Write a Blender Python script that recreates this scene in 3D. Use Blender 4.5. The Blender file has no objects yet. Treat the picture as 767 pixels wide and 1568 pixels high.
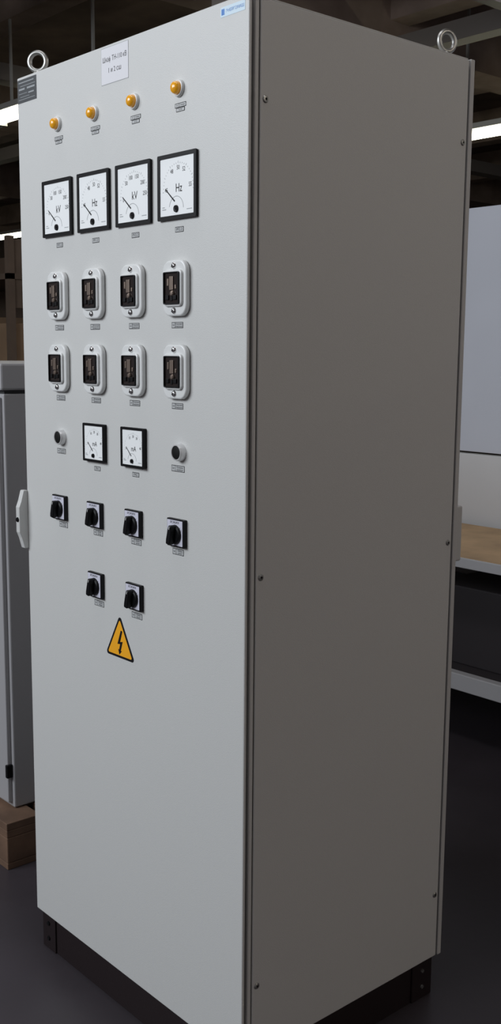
import bpy, bmesh, random
from math import *
from mathutils import Vector, Matrix
random.seed(4)
scn=bpy.context.scene
scn.view_settings.view_transform='Standard'
try: scn.view_settings.look='None'
except Exception: pass
COL=bpy.context.collection

# ------------------------------------------------------------ materials
def mat(name,col,rough=.5,metal=0.,bump=0.,bscale=400.,var=0.,vscale=3.,emit=None,es=0.,spec=.5,coat=0.):
    m=bpy.data.materials.new(name);m.use_nodes=True
    nt=m.node_tree;b=nt.nodes['Principled BSDF']
    b.inputs['Base Color'].default_value=(*col,1);b.inputs['Roughness'].default_value=rough;b.inputs['Metallic'].default_value=metal
    b.inputs['Specular IOR Level'].default_value=spec
    if coat: b.inputs['Coat Weight'].default_value=coat
    if emit: b.inputs['Emission Color'].default_value=(*emit,1);b.inputs['Emission Strength'].default_value=es
    tc=nt.nodes.new('ShaderNodeTexCoord')
    if bump:
        n=nt.nodes.new('ShaderNodeTexNoise');n.inputs['Scale'].default_value=bscale;n.inputs['Detail'].default_value=2
        bp=nt.nodes.new('ShaderNodeBump');bp.inputs['Strength'].default_value=bump;bp.inputs['Distance'].default_value=.001
        nt.links.new(tc.outputs['Object'],n.inputs['Vector']);nt.links.new(n.outputs['Fac'],bp.inputs['Height']);nt.links.new(bp.outputs['Normal'],b.inputs['Normal'])
    if var:
        n=nt.nodes.new('ShaderNodeTexNoise');n.inputs['Scale'].default_value=vscale;n.inputs['Detail'].default_value=6
        r=nt.nodes.new('ShaderNodeValToRGB')
        r.color_ramp.elements[0].position=.3;r.color_ramp.elements[1].position=.7
        r.color_ramp.elements[0].color=(*[c*(1-var) for c in col],1);r.color_ramp.elements[1].color=(*[min(1,c*(1+var)) for c in col],1)
        nt.links.new(tc.outputs['Object'],n.inputs['Vector']);nt.links.new(n.outputs['Fac'],r.inputs['Fac']);nt.links.new(r.outputs['Color'],b.inputs['Base Color'])
    return m
PAINT=mat('powder_coat_grey',(.62,.625,.61),.40,bump=.35,bscale=600)
PAINT2=mat('powder_coat_grey_matte',(.55,.55,.54),.5,bump=.2,bscale=500)
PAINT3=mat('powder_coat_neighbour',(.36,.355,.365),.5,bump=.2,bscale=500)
GASKET=mat('gasket_black',(.02,.02,.022),.7)
PLINTH=mat('plinth_dark_paint',(.016,.010,.011),.5,bump=.2,bscale=300,spec=.3)
BLACK=mat('black_plastic',(.005,.005,.006),.4,spec=.22)
BLACKM=mat('black_matte',(.005,.005,.005),.6,spec=.2)
WHITE=mat('white_plastic',(.74,.75,.74),.3)
FACE=mat('dial_white',(.92,.94,.94),.35)
INK=mat('ink_black',(.006,.006,.008),.6,spec=.2)
INKG=mat('ink_grey',(.3,.32,.33),.6)
STEEL=mat('zinc_steel',(.42,.42,.4),.42,1.)
CHROME=mat('chrome',(.75,.75,.75),.2,1.)
RINGM=mat('button_ring_metal',(.8,.8,.8),.35,.6)
AMBER=mat('amber_lens',(.8,.36,.012),.2,emit=(.9,.4,.02),es=.12,coat=.6)
LABEL=mat('label_silver',(.5,.51,.51),.4)
PAPER=mat('label_paper',(.74,.74,.77),.6)
NAMEP=mat('nameplate_metal',(.08,.085,.09),.4,.3)
BLUE=mat('logo_blue',(.03,.2,.6),.4)
LOGOBG=mat('logo_background',(.6,.75,.85),.4)
YELLOW=mat('warning_yellow',(.95,.43,.015),.45)
SMOKE=mat('smoked_window',(.018,.013,.012),.12)
BRONZE=mat('contact_metal',(.3,.24,.2),.3,.8)
LILAC=mat('switch_face',(.66,.66,.76),.4)
FLOORM=mat('floor_polymer_dark',(.045,.038,.044),.42,bump=.3,bscale=40,var=.3,vscale=1.3)
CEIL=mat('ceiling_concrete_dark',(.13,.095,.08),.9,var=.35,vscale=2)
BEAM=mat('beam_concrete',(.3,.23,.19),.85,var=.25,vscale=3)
WALLM=mat('hall_wall_plaster',(.22,.18,.15),.9,var=.2,vscale=.6)
COLM=mat('column_concrete',(.6,.55,.5),.8,var=.1,vscale=4)
DUCT=mat('duct_metal',(.2,.18,.17),.6,.2)
TUBE=mat('fluorescent_tube',(1,1,.9),.5,emit=(1.,.97,.74),es=11)
HOUS=mat('lamp_housing',(.4,.4,.38),.5)
WOOD=mat('pallet_wood',(.15,.088,.055),.75,bump=.5,bscale=60,var=.35,vscale=9)
PLY=mat('plywood_top',(.5,.33,.17),.6,var=.2,vscale=6)
CARD=mat('cardboard',(.26,.17,.10),.8,var=.12,vscale=5)
RACKP=mat('rack_panel_brown',(.12,.085,.06),.8,var=.15,vscale=5)
BOARD=mat('partition_grey',(.46,.48,.53),.55,var=.04,vscale=2)
BOARD2=mat('partition_light',(.52,.52,.52),.55,var=.04,vscale=2)
RAIL=mat('bench_rail_paint',(.46,.46,.47),.45)
DARKS=mat('shelf_dark',(.035,.03,.033),.7)
GREEN=mat('sign_green',(.03,.3,.12),.5,emit=(.1,.6,.25),es=.25)
SIGNW=mat('sign_white',(.7,.75,.6),.5,emit=(.8,.9,.6),es=.25)

# ------------------------------------------------------------ builders
def root(name,loc=(0,0,0)):
    e=bpy.data.objects.new(name,None);e.location=loc;e.empty_display_size=.05;COL.objects.link(e);return e
def finish(name,bm,m,parent=None,bevel=0.,seg=2,smooth=False,loc=None):
    bmesh.ops.recalc_face_normals(bm,faces=bm.faces)
    me=bpy.data.meshes.new(name);bm.to_mesh(me);bm.free()
    me.materials.append(m)
    if smooth: 
        for p in me.polygons: p.use_smooth=True
    o=bpy.data.objects.new(name,me);COL.objects.link(o)
    if parent: o.parent=parent
    if loc: o.location=loc
    if bevel:
        b=o.modifiers.new('bevel','BEVEL');b.width=bevel;b.segments=seg;b.limit_method='ANGLE';b.angle_limit=radians(40)
        b.harden_normals=False
    return o
def addbox(bm,x0,x1,y0,y1,z0,z1):
    v=[bm.verts.new((x,y,z)) for x in(x0,x1) for y in(y0,y1) for z in(z0,z1)]
    for f in((0,1,3,2),(4,6,7,5),(0,4,5,1),(2,3,7,6),(0,2,6,4),(1,5,7,3)): bm.faces.new([v[i] for i in f])
def box(name,x0,x1,y0,y1,z0,z1,m,parent=None,bevel=0.,seg=2):
    bm=bmesh.new();addbox(bm,x0,x1,y0,y1,z0,z1);return finish(name,bm,m,parent,bevel,seg)
def boxes(name,L,m,parent=None,bevel=0.):
    bm=bmesh.new()
    for b in L: addbox(bm,*b)
    return finish(name,bm,m,parent,bevel)
def rr(w,h,r,n=6):
    P=[]
    for cx,cz,a0 in((w/2-r,h/2-r,0),(-w/2+r,h/2-r,90),(-w/2+r,-h/2+r,180),(w/2-r,-h/2+r,270)):
        for i in range(n+1):
            a=radians(a0+90*i/n);P.append((cx+r*cos(a),cz+r*sin(a)))
    return P
def prism(name,P,y0,y1,m,parent=None,bevel=0.,off=(0,0),seg=2):
    bm=bmesh.new()
    A=[bm.verts.new((x+off[0],y0,z+off[1])) for x,z in P];B=[bm.verts.new((x+off[0],y1,z+off[1])) for x,z in P]
    bm.faces.new(A);bm.faces.new(B[::-1]);n=len(P)
    for i in range(n): bm.faces.new((A[i],B[i],B[(i+1)%n],A[(i+1)%n]))
    return finish(name,bm,m,parent,bevel,seg)
def rrect(name,w,h,r,y0,y1,m,parent=None,bevel=0.,off=(0,0),seg=2,n=6):
    return prism(name,rr(w,h,r,n),y0,y1,m,parent,bevel,off,seg)
def ring(name,P,Q,y0,y1,m,parent=None,bevel=0.):
    bm=bmesh.new();n=len(P)
    a=[bm.verts.new((x,y0,z)) for x,z in P];b=[bm.verts.new((x,y0,z)) for x,z in Q]
    c=[bm.verts.new((x,y1,z)) for x,z in P];d=[bm.verts.new((x,y1,z)) for x,z in Q]
    for i in range(n):
        j=(i+1)%n
        for f in((a[i],a[j],b[j],b[i]),(c[i],d[i],d[j],c[j]),(a[i],c[i],c[j],a[j]),(b[i],b[j],d[j],d[i])): bm.faces.new(f)
    return finish(name,bm,m,parent,bevel)
def lathe(name,prof,m,parent=None,loc=None,seg=36,axis='Y'):
    """prof: (radius, y) outward = -y"""
    bm=bmesh.new();R=[]
    for r,y in prof:
        if r<1e-6: R.append([bm.verts.new((0,y,0))])
        else: R.append([bm.verts.new((r*cos(2*pi*i/seg),y,r*sin(2*pi*i/seg))) for i in range(seg)])
    for A,B in zip(R,R[1:]):
        for i in range(seg):
            j=(i+1)%seg
            if len(A)==1: bm.faces.new((A[0],B[i],B[j]))
            elif len(B)==1: bm.faces.new((A[i],B[0],A[j]))
            else: bm.faces.new((A[i],B[i],B[j],A[j]))
    o=finish(name,bm,m,parent,loc=loc)
    for p in o.data.polygons: p.use_smooth=True
    o.data.set_sharp_from_angle(angle=radians(35))
    if axis=='X': o.rotation_euler=(0,0,radians(90))   # outward -> +X
    return o
def text(name,body,x,z,y,size,m,parent=None,sx=1.,rot=0.,left=False):
    c=bpy.data.curves.new(name,'FONT');c.body=body;c.size=size;c.align_x='CENTER';c.align_y='BOTTOM_BASELINE' if left else 'CENTER';c.resolution_u=2
    t=bpy.data.objects.new(name,c);COL.objects.link(t)
    dg=bpy.context.evaluated_depsgraph_get();me=bpy.data.meshes.new_from_object(t.evaluated_get(dg))
    bpy.data.objects.remove(t)
    me.transform(Matrix.Translation((x,y,z))@Matrix.Rotation(radians(rot),4,'Y')@Matrix.Rotation(radians(90),4,'X')@Matrix.Diagonal((sx,1,1,1)))
    if left and len(me.vertices):
        me.transform(Matrix.Translation((x-min(v.co.x for v in me.vertices),0,0)))
    me.materials.clear();me.materials.append(m)
    o=bpy.data.objects.new(name,me);COL.objects.link(o)
    if parent:o.parent=parent
    return o
def flat(name,quads,y,m,parent):
    bm=bmesh.new()
    for q in quads: bm.faces.new([bm.verts.new((x,y,z)) for x,z in q])
    return finish(name,bm,m,parent)
def seg2(x0,z0,x1,z1,w0,w1=None):
    w1=w0 if w1 is None else w1
    d=Vector((x1-x0,z1-z0)).normalized();n=Vector((-d.y,d.x))
    return [(x0+n.x*w0,z0+n.y*w0),(x0-n.x*w0,z0-n.y*w0),(x1-n.x*w1,z1-n.y*w1),(x1+n.x*w1,z1+n.y*w1)]

# ------------------------------------------------------------ main cabinet
W,D,Z0,Z1=.8,.6,.1,2.1
cab=root('electrical_control_cabinet')
box('door',0,W,0,.0075,Z0,Z1,PAINT,cab,.0028,3)
box('door_fold',.004,W-.004,.0075,.0085,Z0+.004,Z1-.004,PAINT2,cab)
box('door_gasket',.008,W-.009,.0085,.0145,Z0+.008,Z1-.008,GASKET,cab)
box('frame_front',.0,W-.0005,.0145,.0245,Z0,Z1,PAINT,cab,.003,3)
box('carcass',.004,W-.004,.0245,.598,Z0,Z1-.002,GASKET,cab)
box('side_panel_right',W-.004,W+.0015,.026,.5985,Z0+.002,Z1-.003,PAINT,cab,.002,2)
box('side_panel_left',-.0015,.004,.026,.5985,Z0+.002,Z1-.003,PAINT,cab,.002,2)
box('top_plate',.002,W-.002,.026,.598,Z1-.002,Z1+.0005,PAINT2,cab)
box('back_gasket',.008,W-.008,.598,.604,Z0+.008,Z1-.008,GASKET,cab)
box('back_door',.0,W+.002,.604,.617,Z0,Z1,PAINT2,cab,.002)
box('back_door_handle',.775,W-.002,.617,.64,1.04,1.165,PAINT2,cab,.004)
PB=[(.01,.07,.01,.07),(W-.07,W-.01,.01,.07),(.01,.07,D-.07,D-.0),(W-.07,W-.01,D-.07,D-.0)]
boxes('plinth_corner_blocks',[(a,b,c,d,0,Z0) for a,b,c,d in PB],PLINTH,cab,.002)
boxes('plinth_panels',[(.07,W-.07,.014,.03,0,Z0-.002),(.07,W-.07,D-.03,D-.004,0,Z0-.002),(.014,.03,.07,D-.07,0,Z0-.002),(W-.03,W-.014,.07,D-.07,0,Z0-.002)],PLINTH,cab,.001)
for k,(x,z) in enumerate([(.04,.03),(.04,.07),(W-.04,.03),(W-.04,.07)]):
    lathe('plinth_bolt_front_%d'%k,[(0,-.003),(.005,-.003),(.006,0),(.006,.002)],BLACK,cab,(x,.01,z),16)
for k,(y,z) in enumerate([(.04,.03),(.04,.07),(D-.035,.03),(D-.035,.07)]):
    lathe('plinth_bolt_side_%d'%k,[(0,-.003),(.004,-.003),(.005,0),(.005,.002)],STEEL,cab,(W-.01,y,z),16,'X')
for k,(y,z) in enumerate([(.037,1.932),(.037,1.083),(.037,.257),(.586,1.932),(.586,1.088),(.586,.258)]):
    lathe('side_screw_%d'%k,[(0,-.0012),(.0022,-.0012),(.0025,-.0028),(.0052,-.0024),(.0066,-.0008),(.0066,.001)],STEEL,cab,(W+.0015,y,z),20,'X')
    lathe('side_screw_recess_%d'%k,[(0,-.0016),(.0024,-.0016),(.0024,0)],BLACKM,cab,(W+.0015,y,z),6,'X')
# door lock handle at left edge
lh=root('door_lock_handle',(0,0,1.098))
bm=bmesh.new()
pf=[(-.0001,-.07),(-.0001,.07),(-.011,.07),(-.018,.045),(-.024,.03),(-.024,-.03),(-.018,-.045),(-.011,-.07)]
A=[bm.verts.new((-.013,y,z)) for y,z in pf];B=[bm.verts.new((.004,y,z)) for y,z in pf]
bm.faces.new(A);bm.faces.new(B[::-1])
for i in range(len(pf)): bm.faces.new((A[i],B[i],B[(i+1)%8],A[(i+1)%8]))
finish('handle_body',bm,PAINT,lh,.002)
lathe('lock_cylinder',[(0,-.003),(.0045,-.003),(.006,-.001),(.006,.002)],BLACK,lh,(-.004,-.024,0),20)
# lifting eye bolts
def eyebolt(k,x,y,rz):
    e=root('lifting_eye_%d'%k,(x,y,Z1));e.parent=cab;e.rotation_euler=(0,0,rz)
    bm=bmesh.new();N,M=40,14
    g=[[bm.verts.new(((.0195+.0055*cos(b))*cos(a),.0055*sin(b),.034+(.0195+.0055*cos(b))*sin(a))) for b in [2*pi*j/M for j in range(M)]] for a in [2*pi*i/N for i in range(N)]]
    for i in range(N):
        for j in range(M): bm.faces.new((g[i][j],g[(i+1)%N][j],g[(i+1)%N][(j+1)%M],g[i][(j+1)%M]))
    finish('eye_ring',bm,STEEL,e,smooth=True)
    o=lathe('eye_collar',[(0,-.014),(.008,-.013),(.013,-.006),(.014,-.0),(.014,.0)],STEEL,e);o.rotation_euler=(radians(-90),0,0)
eyebolt(1,.040,.031,radians(38));eyebolt(2,.766,.567,radians(78));eyebolt(3,.045,.56,radians(0));eyebolt(4,.755,.04,radians(95))

# ---- labels on the door
def label(k,x,z,w=.034,h=.011,cells=(.3,),lines=2,t='Контроль'):
    p=root('label_%d'%k,(x,0,z));p.parent=cab
    rrect('label_border',w,h,.0006,-.0004,0,INK,p)
    b=.0011
    xs=[-w/2+b]
    for c in cells: xs+= [-w/2+w*c-b/2,-w/2+w*c+b/2]
    xs+=[w/2-b]
    for i in range(0,len(xs),2):
        flat('label_field',[[(xs[i],-h/2+b),(xs[i+1],-h/2+b),(xs[i+1],h/2-b),(xs[i],h/2-b)]],-.0005,LABEL,p)
    if cells:
        xm=(xs[-1]+xs[-2])/2
        if lines==2:
            text('label_text',t,xm,h*.18,-.0006,h*.40,INK,p,sx=.9);text('label_text',t[::-1].lower(),xm,-h*.2,-.0006,h*.40,INK,p,sx=.9)
        else: text('label_text',t,xm,0,-.0006,h*.5,INK,p)
        text('label_text','SA',(xs[0]+xs[1])/2,0,-.0006,h*.45,INK,p)
    else: text('label_text',t,0,0,-.0006,h*.75,INK,p,sx=1.1)
C=[.169,.313,.457,.601]
k=0
for i,x in enumerate(C):
    label(k,x+.006,1.9475,.034,.008,(.38,),1,'Сигнал');k+=1
    p=root('label_%d'%k,(x+.006,0,1.9395));p.parent=cab;k+=1
    rrect('label_border',.026,.007,.0006,-.0004,0,INK,p);rrect('label_field',.0235,.0050,.0004,-.0005,-.0003,LABEL,p);text('label_text','12 ЛС',0,0,-.0006,.004,INK,p)
for x,t in zip(C,['PV1.2','PF1.2','PV2.2','PF2.2']): label(k,x+.002,1.7245,.026,.010,(),1,t);k+=1
for z in(1.547,1.3925):
    for x in C: label(k,x-.005,z,.036,.0115,(.3,),2,'Измерение');k+=1
label(k,.162,1.273,.036,.0115,(.3,),2,'Проверка');k+=1
label(k,.597,1.271,.042,.0125,(.3,),2,'Проверка');k+=1
label(k,.309,1.246,.024,.0095,(),1,'PA1');k+=1
label(k,.453,1.246,.024,.0095,(),1,'PA2');k+=1
for x in C: label(k,x-.004,1.1055,.036,.0125,(.32,),2,'Выбор');k+=1
for x in C[1:3]: label(k,x-.004,.948,.038,.0125,(.32,),2,'Перекл');k+=1
# title plate: letters laid out piece by piece
tp=root('title_plate',(.392,0,2.060));tp.parent=cab
rrect('title_border',.096,.070,.001,-.0003,0,INKG,tp);rrect('title_field',.0945,.0685,.001,-.0005,-.0002,PAPER,tp)
pieces=[];cur=0.
def ext(o): 
    xs=[v.co.x for v in o.data.vertices];return min(xs),max(xs)
for w_,gap in(('Шка',.0010),('o',.0055),('ТН-110 кВ',0)):
    o=text('title_text',w_,cur,.0075,-.0006,.0135,INK,tp,sx=.86,left=True);pieces.append(o)
    a,b=ext(o)
    if w_=='o':
        zs=[v.co.z for v in o.data.vertices];zl,zh=min(zs),max(zs);hh=zh-zl
        pieces.append(flat('title_letter_stem',[seg2((a+b)/2,zl-hh*.42,(a+b)/2,zh+hh*.42,.00055)],-.0006,INK,tp))
    cur=b+gap
tot=cur
s_=min(1.,.084/tot)
for o in pieces: o.data.transform(Matrix.Diagonal((s_,1,1,1)));o.data.transform(Matrix.Translation((-tot*s_/2,0,0)))
text('title_text','1 и 2 сш',0,-.010,-.0006,.0135,INK,tp,sx=.92)
npz=root('nameplate',(.0445,0,2.069));npz.parent=cab
rrect('nameplate_plate',.083,.050,.001,-.0004,0,NAMEP,npz)
flat('nameplate_lines',[[(a,z),(b,z),(b,z+h),(a,z+h)] for a,b,z,h in[(-.036,.03,.017,.0022),(-.03,.036,.010,.0012),(-.036,-.01,.002,.004),(.0,.034,.002,.004),(-.036,.0,-.006,.001),(-.036,.034,-.0185,.0012),(.006,.03,-.008,.003),(-.03,.01,-.013,.001)]],-.0006,INKG,npz)
lg=root('maker_sticker',(.7565,0,2.082));lg.parent=cab
rrect('sticker_plate',.066,.0165,.0006,-.0004,0,LOGOBG,lg)
flat('sticker_mark',[seg2(-.029,-.005,-.029,.005,.0016),seg2(-.025,-.005,-.025,.005,.0028)],-.0005,BLUE,lg)
text('sticker_text','ЭНЕРГОМАШ',.006,0,-.0006,.0075,BLUE,lg,sx=1.0)

YF=-.0002
ws=root('warning_sign',(.389,YF,.874))
def tri(s,r,n=5):
    R_=s/sqrt(3);P=[]
    for a0 in(90,210,330):
        cx,cz=(R_-2*r)*cos(radians(a0)),(R_-2*r)*sin(radians(a0))
        for i in range(n+1):
            a=radians(a0-60+120*i/n);P.append((cx+r*cos(a),cz+r*sin(a)))
    return P
prism('sign_border',tri(.110,.006),-.0006,0,INK,ws);prism('sign_field',tri(.092,.003),-.0008,-.0005,YELLOW,ws)
bolt=[(.004,.030),(-.009,-.002),(.001,-.001),(-.003,-.014),(-.0065,-.0125),(-.002,-.025),(.0075,-.0155),(.0035,-.0155),(.011,.006),(.0015,.004),(.010,.0285)]
prism('sign_bolt',bolt,-.001,-.0007,INK,ws)

def lamp(x,z):
    r=root('indicator_lamp',(x,YF,z))
    lathe('lamp_ring',[(0,-.003),(.0105,-.0045),(.0125,-.006),(.0145,-.0055),(.0155,-.003),(.0155,0)],WHITE,r)
    lathe('lamp_lens',[(.0112,-.003),(.0112,-.009),(.0108,-.012),(.0092,-.0148),(.006,-.0168),(.003,-.0176),(0,-.0178)],AMBER,r)
for x in C: lamp(x+.003,1.977)

def meter(name,x,z,s,h,unit,nums,needle):
    r=root(name,(x,YF,z));f=s/.12
    rrect('meter_body',s*.99,s*.99,.002,-h+.003,0,BLACK,r)
    ring('meter_bezel',rr(s,s,.0025),rr(s*.875,s*.875,.001),-h,-h+.004,BLACK,r,.0004)
    rrect('meter_dial',s*.88,s*.88,.001,-h+.0018,-h+.003,FACE,r)
    y=-h+.0016
    cx,cz=.004*f,-.004*f
    q=[]
    for i in range(25):
        a=radians(185-190*i/24);l=.0445*f;L=(.049 if i%4==0 else .047)*f
        q.append(seg2(cx+l*cos(a),cz+l*sin(a),cx+L*cos(a),cz+L*sin(a),.0004*f))
    flat('scale_ticks',q,y,INKG,r)
    for t,a in nums:
        a=radians(a);text('scale_number',t,cx+.037*f*cos(a),cz+.037*f*sin(a),y,.0115*f,INK,r,sx=.8)
    text('unit_text',unit,.006*f,-.004*f,y,.022*f,INK,r,sx=.82)
    a=radians(needle);px,pz=.004*f,-.036*f
    flat('needle',[seg2(px+.014*f*cos(a),pz+.014*f*sin(a),px+.052*f*cos(a),pz+.052*f*sin(a),.0014*f,.0008*f)],y-.0004,INK,r)
    q=[]
    for i in range(18):
        a0,a1=radians(170-9.5*i),radians(170-9.5*(i+1));R_=.022*f
        q.append(seg2(-.002*f+R_*cos(a0),-.040*f+R_*sin(a0),-.002*f+R_*cos(a1),-.040*f+R_*sin(a1),.0005*f))
    flat('cover_arc',q,y,INKG,r)
    lathe('zero_screw',[(0,-.003),(.002,-.003),(.0022,-.002),(.0062*f,-.0025),(.0068*f,0)],BLACK,r,(-.002*f,y,-.041*f),24)
    flat('small_marks',[seg2(-.046*f,-.040*f,-.034*f,-.040*f,.0007),seg2(-.046*f,-.036*f,-.038*f,-.036*f,.0006),seg2(.03*f,-.044*f,.046*f,-.044*f,.0006)],y,INKG,r)
kv=[('0',188),('50',135),('100',108),('150',75),('200',38),('250',3)]
hz=[('45',182),('48',122),('50',90),('52',62),('55',5)]
meter('voltmeter',C[0],1.803,.12,.006,'kV',kv,140)
meter('frequency_meter',C[1],1.803,.12,.006,'Hz',hz,140)
meter('voltmeter',C[2],1.803,.12,.006,'kV',kv,140)
meter('frequency_meter',C[3],1.803,.12,.006,'Hz',hz,140)
ma=[('0',180),('10',120),('20',90),('30',60),('40',5)]
meter('milliammeter',.3065,1.302,.082,.009,'mA',ma,135)
meter('milliammeter',.452,1.302,.082,.009,'mA',ma,135)

def block(x,z):
    r=root('test_terminal_block',(x,YF,z))
    rrect('base_plate',.074,.104,.021,-.011,0,WHITE,r,.0035,seg=3,n=10)
    rrect('raised_frame',.057,.068,.009,-.016,-.010,WHITE,r,.002)
    ring('window_frame',rr(.048,.060,.003),rr(.0435,.0555,.002),-.0195,-.0155,BLACK,r,.0005)
    rrect('window_block',.047,.059,.003,-.0165,-.0155,SMOKE,r)
    boxes('contact_bridge',[(-.006,.006,-.0185,-.0163,-.004,.022),(-.014,-.009,-.018,-.0163,.004,.018),(.010,.015,-.018,-.0163,-.002,.006)],BRONZE,r,.0012)
    boxes('contact_posts',[(-.017,-.008,-.019,-.0163,-.022,-.013),(.006,.016,-.019,-.0163,-.022,-.013),(-.003,.003,-.018,-.0163,-.024,-.007)],BLACK,r,.001)
    lathe('contact_cap',[(0,-.0045),(.004,-.004),(.0055,-.002),(.0055,0)],BRONZE,r,(.003,-.0163,-.010),18)
    for s in(1,-1):
        lathe('screw',[(0,-.0042),(.003,-.004),(.0052,-.0026),(.0065,-.0005),(.0065,.001)],CHROME,r,(0,-.011,s*.0418),20)
        flat('screw_slot',[seg2(-.0035,s*.0418-.0025,.0035,s*.0418+.0025,.0007)],-.0153,INK,r)
for z in(1.6155,1.4585):
    for x in C: block(x-.001,z)

def button(x,z):
    r=root('push_button',(x,YF,z))
    lathe('button_ring',[(.0122,-.008),(.0135,-.0125),(.0155,-.0125),(.0165,-.010),(.0170,-.002),(.0175,0)],RINGM,r)
    lathe('button_cap',[(0,-.0125),(.0105,-.0125),(.013,-.0115),(.0135,-.008),(.0135,-.002)],BLACKM,r)
button(.166,1.3045);button(.606,1.3035)

def switch(x,z,rot,t='РЕЖИМ'):
    r=root('rotary_switch',(x,YF,z))
    rrect('switch_base',.056,.056,.002,-.0075,0,BLACK,r,.0008)
    rrect('switch_face',.049,.050,.001,-.0082,-.007,LILAC,r,off=(-.0015,.0))
    text('position_text',t,-.002,.0205,-.0084,.0068,INK,r,sx=1.1)
    text('position_text','0',-.021,.006,-.0084,.0075,INK,r);text('position_text','1',.019,.006,-.0084,.0075,INK,r)
    flat('position_marks',[seg2(-.016,.012,-.013,.009,.0005),seg2(.013,.009,.016,.012,.0005)],-.0084,INK,r)
    lathe('knob_skirt',[(0,-.014),(.016,-.014),(.0185,-.012),(.0195,-.008)],BLACK,r,(0,0,-.003))
    k=root('knob_grip_pivot',(0,0,-.003));k.parent=r;k.rotation_euler=(0,radians(rot),0)
    P=[(-.0055,-.019),(.0055,-.019),(.0065,-.010),(.0055,.010),(.004,.020),(-.004,.020),(-.0055,.010),(-.0065,-.010)]
    prism('knob_grip',P,-.0255,-.013,BLACK,k,.002)
    flat('grip_mark',[seg2(0,.012,0,.018,.0007)],-.0257,WHITE,k)
for x in(.157,.303,.449,.598): switch(x,1.1445,12)
for x in(.303,.450): switch(x,.989,12)

# ------------------------------------------------------------ hall
box('floor',-24,10,-8,18,-.1,0,FLOORM)
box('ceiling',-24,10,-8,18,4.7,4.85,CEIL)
box('wall_left',-24.2,-24,-8,18,0,4.7,WALLM)
box('wall_back',-24.2,10,18,18.2,0,4.7,WALLM)
cb=root('ceiling_beams')
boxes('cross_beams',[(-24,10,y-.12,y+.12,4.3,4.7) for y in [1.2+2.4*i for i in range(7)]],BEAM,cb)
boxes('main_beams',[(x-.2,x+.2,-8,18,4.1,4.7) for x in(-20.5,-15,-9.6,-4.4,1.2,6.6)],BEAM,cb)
cp=root('ceiling_ducts')
boxes('duct_runs',[(-24,10,2.0,2.35,3.85,4.1),(-24,10,5.6,5.75,3.9,4.05),(-7.2,-7.0,-8,18,3.95,4.1),(-2.6,-2.5,-8,18,3.9,4.0)],DUCT,cp)
def column(x,y,s,m=COLM): 
    r=root('concrete_column',(x,y,0))
    box('shaft',-s/2,s/2,-s/2,s/2,.25,4.1,m,r,.02);box('plinth_block',-s/2-.03,s/2+.03,-s/2-.03,s/2+.03,0,.25,m,r,.02)
column(-4.07,4.0,.2)
column(-9.6,8.4,.4,BEAM);column(-9.6,13,.4,BEAM);column(-15,13,.4,BEAM)
def tube(x0,x1,y,z):
    r=root('fluorescent_lamp',((x0+x1)/2,y,z));L=(x1-x0)/2
    box('housing',-L,L,-.09,.09,.05,.10,HOUS,r,.005)
    bm=bmesh.new()
    for yy in(-.045,.045):
        for i in range(12):
            a0,a1=2*pi*i/12,2*pi*(i+1)/12
            bm.faces.new([bm.verts.new(v) for v in((-L+.03,yy+.03*cos(a0),.015+.03*sin(a0)),(L-.03,yy+.03*cos(a0),.015+.03*sin(a0)),(L-.03,yy+.03*cos(a1),.015+.03*sin(a1)),(-L+.03,yy+.03*cos(a1),.015+.03*sin(a1)))])
    finish('tubes',bm,TUBE,r)
    boxes('end_caps',[(-L,-L+.04,-.085,.085,-.03,.06),(L-.04,L,-.085,.085,-.03,.06)],HOUS,r)
    boxes('hangers',[(-L*.7,-L*.7+.02,-.01,.01,.1,4.7-z),(L*.7,L*.7+.02,-.01,.01,.1,4.7-z)],HOUS,r)
for x0 in(-10.5,-8.6,-6.7): tube(x0,x0+1.85,3.5,3.5)
for x0 in(-6.2,-4.3): tube(x0,x0+1.85,6.7,3.42)
for x0 in(-18,-16.1): tube(x0,x0+1.85,8.3,3.5)
tube(1.5,3.3,6.7,3.42);tube(4.5,6.3,3.5,3.5)
es=root('exit_sign',(-23.98,11.7,2.75))
box('sign_plate',0,.03,-.5,.5,-.2,.2,GREEN,es);box('sign_symbol',.03,.035,-.3,.1,-.12,.12,SIGNW,es)

nc=root('grey_equipment_cabinet',(0,0,0))
X1,Y0=-.48,.2
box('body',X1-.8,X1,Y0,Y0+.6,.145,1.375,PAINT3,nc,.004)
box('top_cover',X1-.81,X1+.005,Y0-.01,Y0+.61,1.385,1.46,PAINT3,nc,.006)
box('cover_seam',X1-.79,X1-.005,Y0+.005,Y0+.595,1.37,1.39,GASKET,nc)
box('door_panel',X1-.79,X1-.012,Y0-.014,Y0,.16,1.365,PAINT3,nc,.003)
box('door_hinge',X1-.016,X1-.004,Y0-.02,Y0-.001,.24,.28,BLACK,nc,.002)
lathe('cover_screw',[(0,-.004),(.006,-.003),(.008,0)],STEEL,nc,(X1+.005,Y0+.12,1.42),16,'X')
pl=root('wooden_pallet')
px0,px1,py0,py1=-1.4,-.40,.13,.93
boxes('top_boards',[(px0,px1,py0+i*.135,py0+i*.135+.11,.12,.142) for i in range(6)],WOOD,pl,.002)
boxes('stringers',[(px0+i*.44,px0+i*.44+.12,py0,py1-.02,.098,.12) for i in range(3)],WOOD,pl,.002)
boxes('pallet_blocks',[(px0+i*.44,px0+i*.44+.12,py0+j*.34,py0+j*.34+.1,.02,.098) for i in range(3) for j in range(3)],WOOD,pl,.003)
boxes('bottom_boards',[(px0,px1,py0+j*.34,py0+j*.34+.1,0,.02) for j in range(3)],WOOD,pl,.002)

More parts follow.
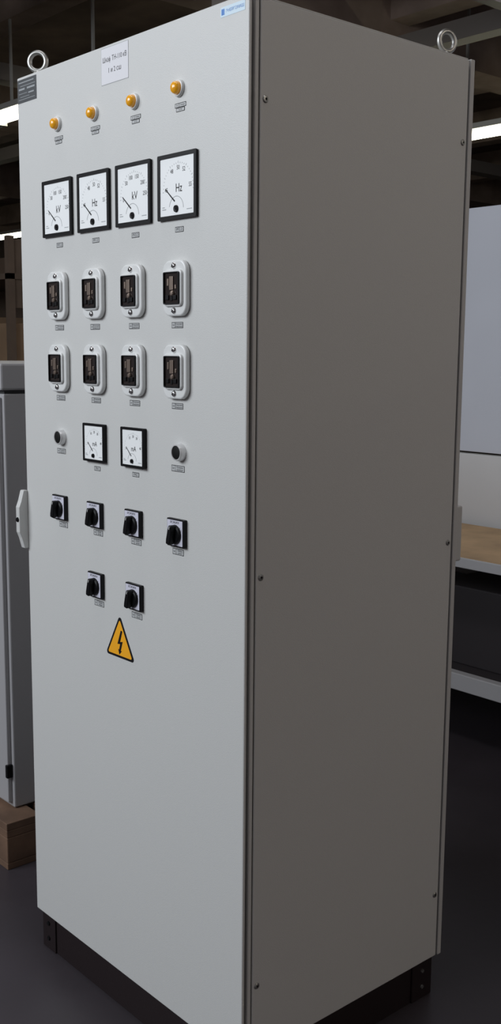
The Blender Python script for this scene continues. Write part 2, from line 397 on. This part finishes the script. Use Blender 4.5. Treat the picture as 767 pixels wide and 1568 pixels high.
wb=root('workbench')
bx0,bx1,by0,by1=-1.4,1.9,1.9,2.56
box('bench_top',bx0,bx1,by0+.004,by1,.715,.75,PLY,wb,.002)
box('top_edging',bx0,bx1,by0-.01,by0+.004,.712,.749,RAIL,wb,.002)
LG=[(x,x+.05,y,y+.05,0,.715) for x in(bx0+.05,.25,bx1-.1) for y in(by0+.05,by1-.08)]
boxes('bench_legs',LG,RAIL,wb,.003)
boxes('bench_rails',[(bx0,bx1,by0,by0+.04,.235,.30),(bx0,bx1,by1-.05,by1-.01,.235,.30)],RAIL,wb,.003)
box('lower_shelf',bx0+.02,bx1-.02,by0+.04,by1-.05,.27,.285,DARKS,wb)
boxes('dark_fill_boxes',[(-1.1,-.5,by0+.12,by1-.1,.285,.55),(-.42,.2,by0+.15,by1-.1,.285,.6),(.4,1.2,by0+.15,by1-.1,.285,.52)],DARKS,wb,.006)  # boxes added to fill the dark space under the bench with dark colour
pt=root('partition_screen')
box('upper_panel',-1.5,2.0,2.6,2.64,1.07,2.13,BOARD,pt,.003)
box('lower_panel',-1.5,2.0,2.6,2.64,.03,1.06,BOARD2,pt,.003)
boxes('posts',[(x,x+.04,2.64,2.68,0,2.13) for x in(-1.5,.2,1.96)],RAIL,pt,.003)

rk=root('storage_rack',(-5.9,2.9,0))
boxes('uprights',[(x,x+.05,y,y+.05,0,2.3) for x in(-1.2,1.15) for y in(-.4,.35)],RACKP,rk)
boxes('shelves',[(-1.2,1.2,-.4,.4,z,z+.04) for z in(.15,.75,1.32,2.0)],RACKP,rk)
boxes('panels',[(-1.2,1.2,.36,.39,.15,2.28),(1.17,1.19,-.39,.39,.15,1.3),(1.17,1.19,-.39,.39,1.8,2.28)],RACKP,rk)
L=[]
for z,hh in((.19,.4),(.79,.38),(1.36,.42)):
    x=-1.1
    while x<.8:
        w=random.uniform(.3,.5);L.append((x,x+w,-.35,.3,z,z+hh*random.uniform(.75,1)));x+=w+.04
boxes('cardboard_boxes',L,CARD,rk,.006)

# ------------------------------------------------------------ lights
def area(name,loc,tgt,sx,sy,p,col):
    l=bpy.data.lights.new(name,'AREA');l.shape='RECTANGLE';l.size=sx;l.size_y=sy;l.energy=p;l.color=col
    o=bpy.data.objects.new(name,l);COL.objects.link(o);o.location=loc
    o.rotation_euler=(Vector(tgt)-Vector(loc)).to_track_quat('-Z','Y').to_euler();return o
area('front_cool_key',(-1.0,-3.9,3.3),(.4,0,1.8),4.0,1.8,195,(.89,.94,1.))  # unseen key light added to give the door front its cool light
area('side_warm_fill',(5.5,1.5,4.0),(.8,.3,1.3),3.0,1.2,38,(1.,.89,.80))  # unseen warm light added for the side panel and its upper sheen
area('rear_fill',(0.,5.6,4.0),(0,2.6,1.),4.0,.8,40,(.95,.95,1.))  # unseen light added to brighten the partition and the area behind
area('bench_fill',(.5,-.2,4.05),(.2,2.4,.9),2.5,.5,22,(.97,.96,1.))  # added fill aimed at the bench, no lamp known there
w=bpy.data.worlds.new('hall_ambient');scn.world=w;w.use_nodes=True
w.node_tree.nodes['Background'].inputs[0].default_value=(.78,.72,.76,1);w.node_tree.nodes['Background'].inputs[1].default_value=.2

# ------------------------------------------------------------ camera
c=bpy.data.cameras.new('camera');co=bpy.data.objects.new('camera',c);COL.objects.link(co)
co.location=(2.2501,-1.2471,1.4951);co.rotation_euler=(1.4163,-.0099,.8464)
c.sensor_fit='VERTICAL';c.sensor_height=36;c.sensor_width=36;c.lens=1906.7*36/1839
c.shift_x=-20.5/1839;c.shift_y=12.1/1839;c.clip_end=100
scn.camera=co
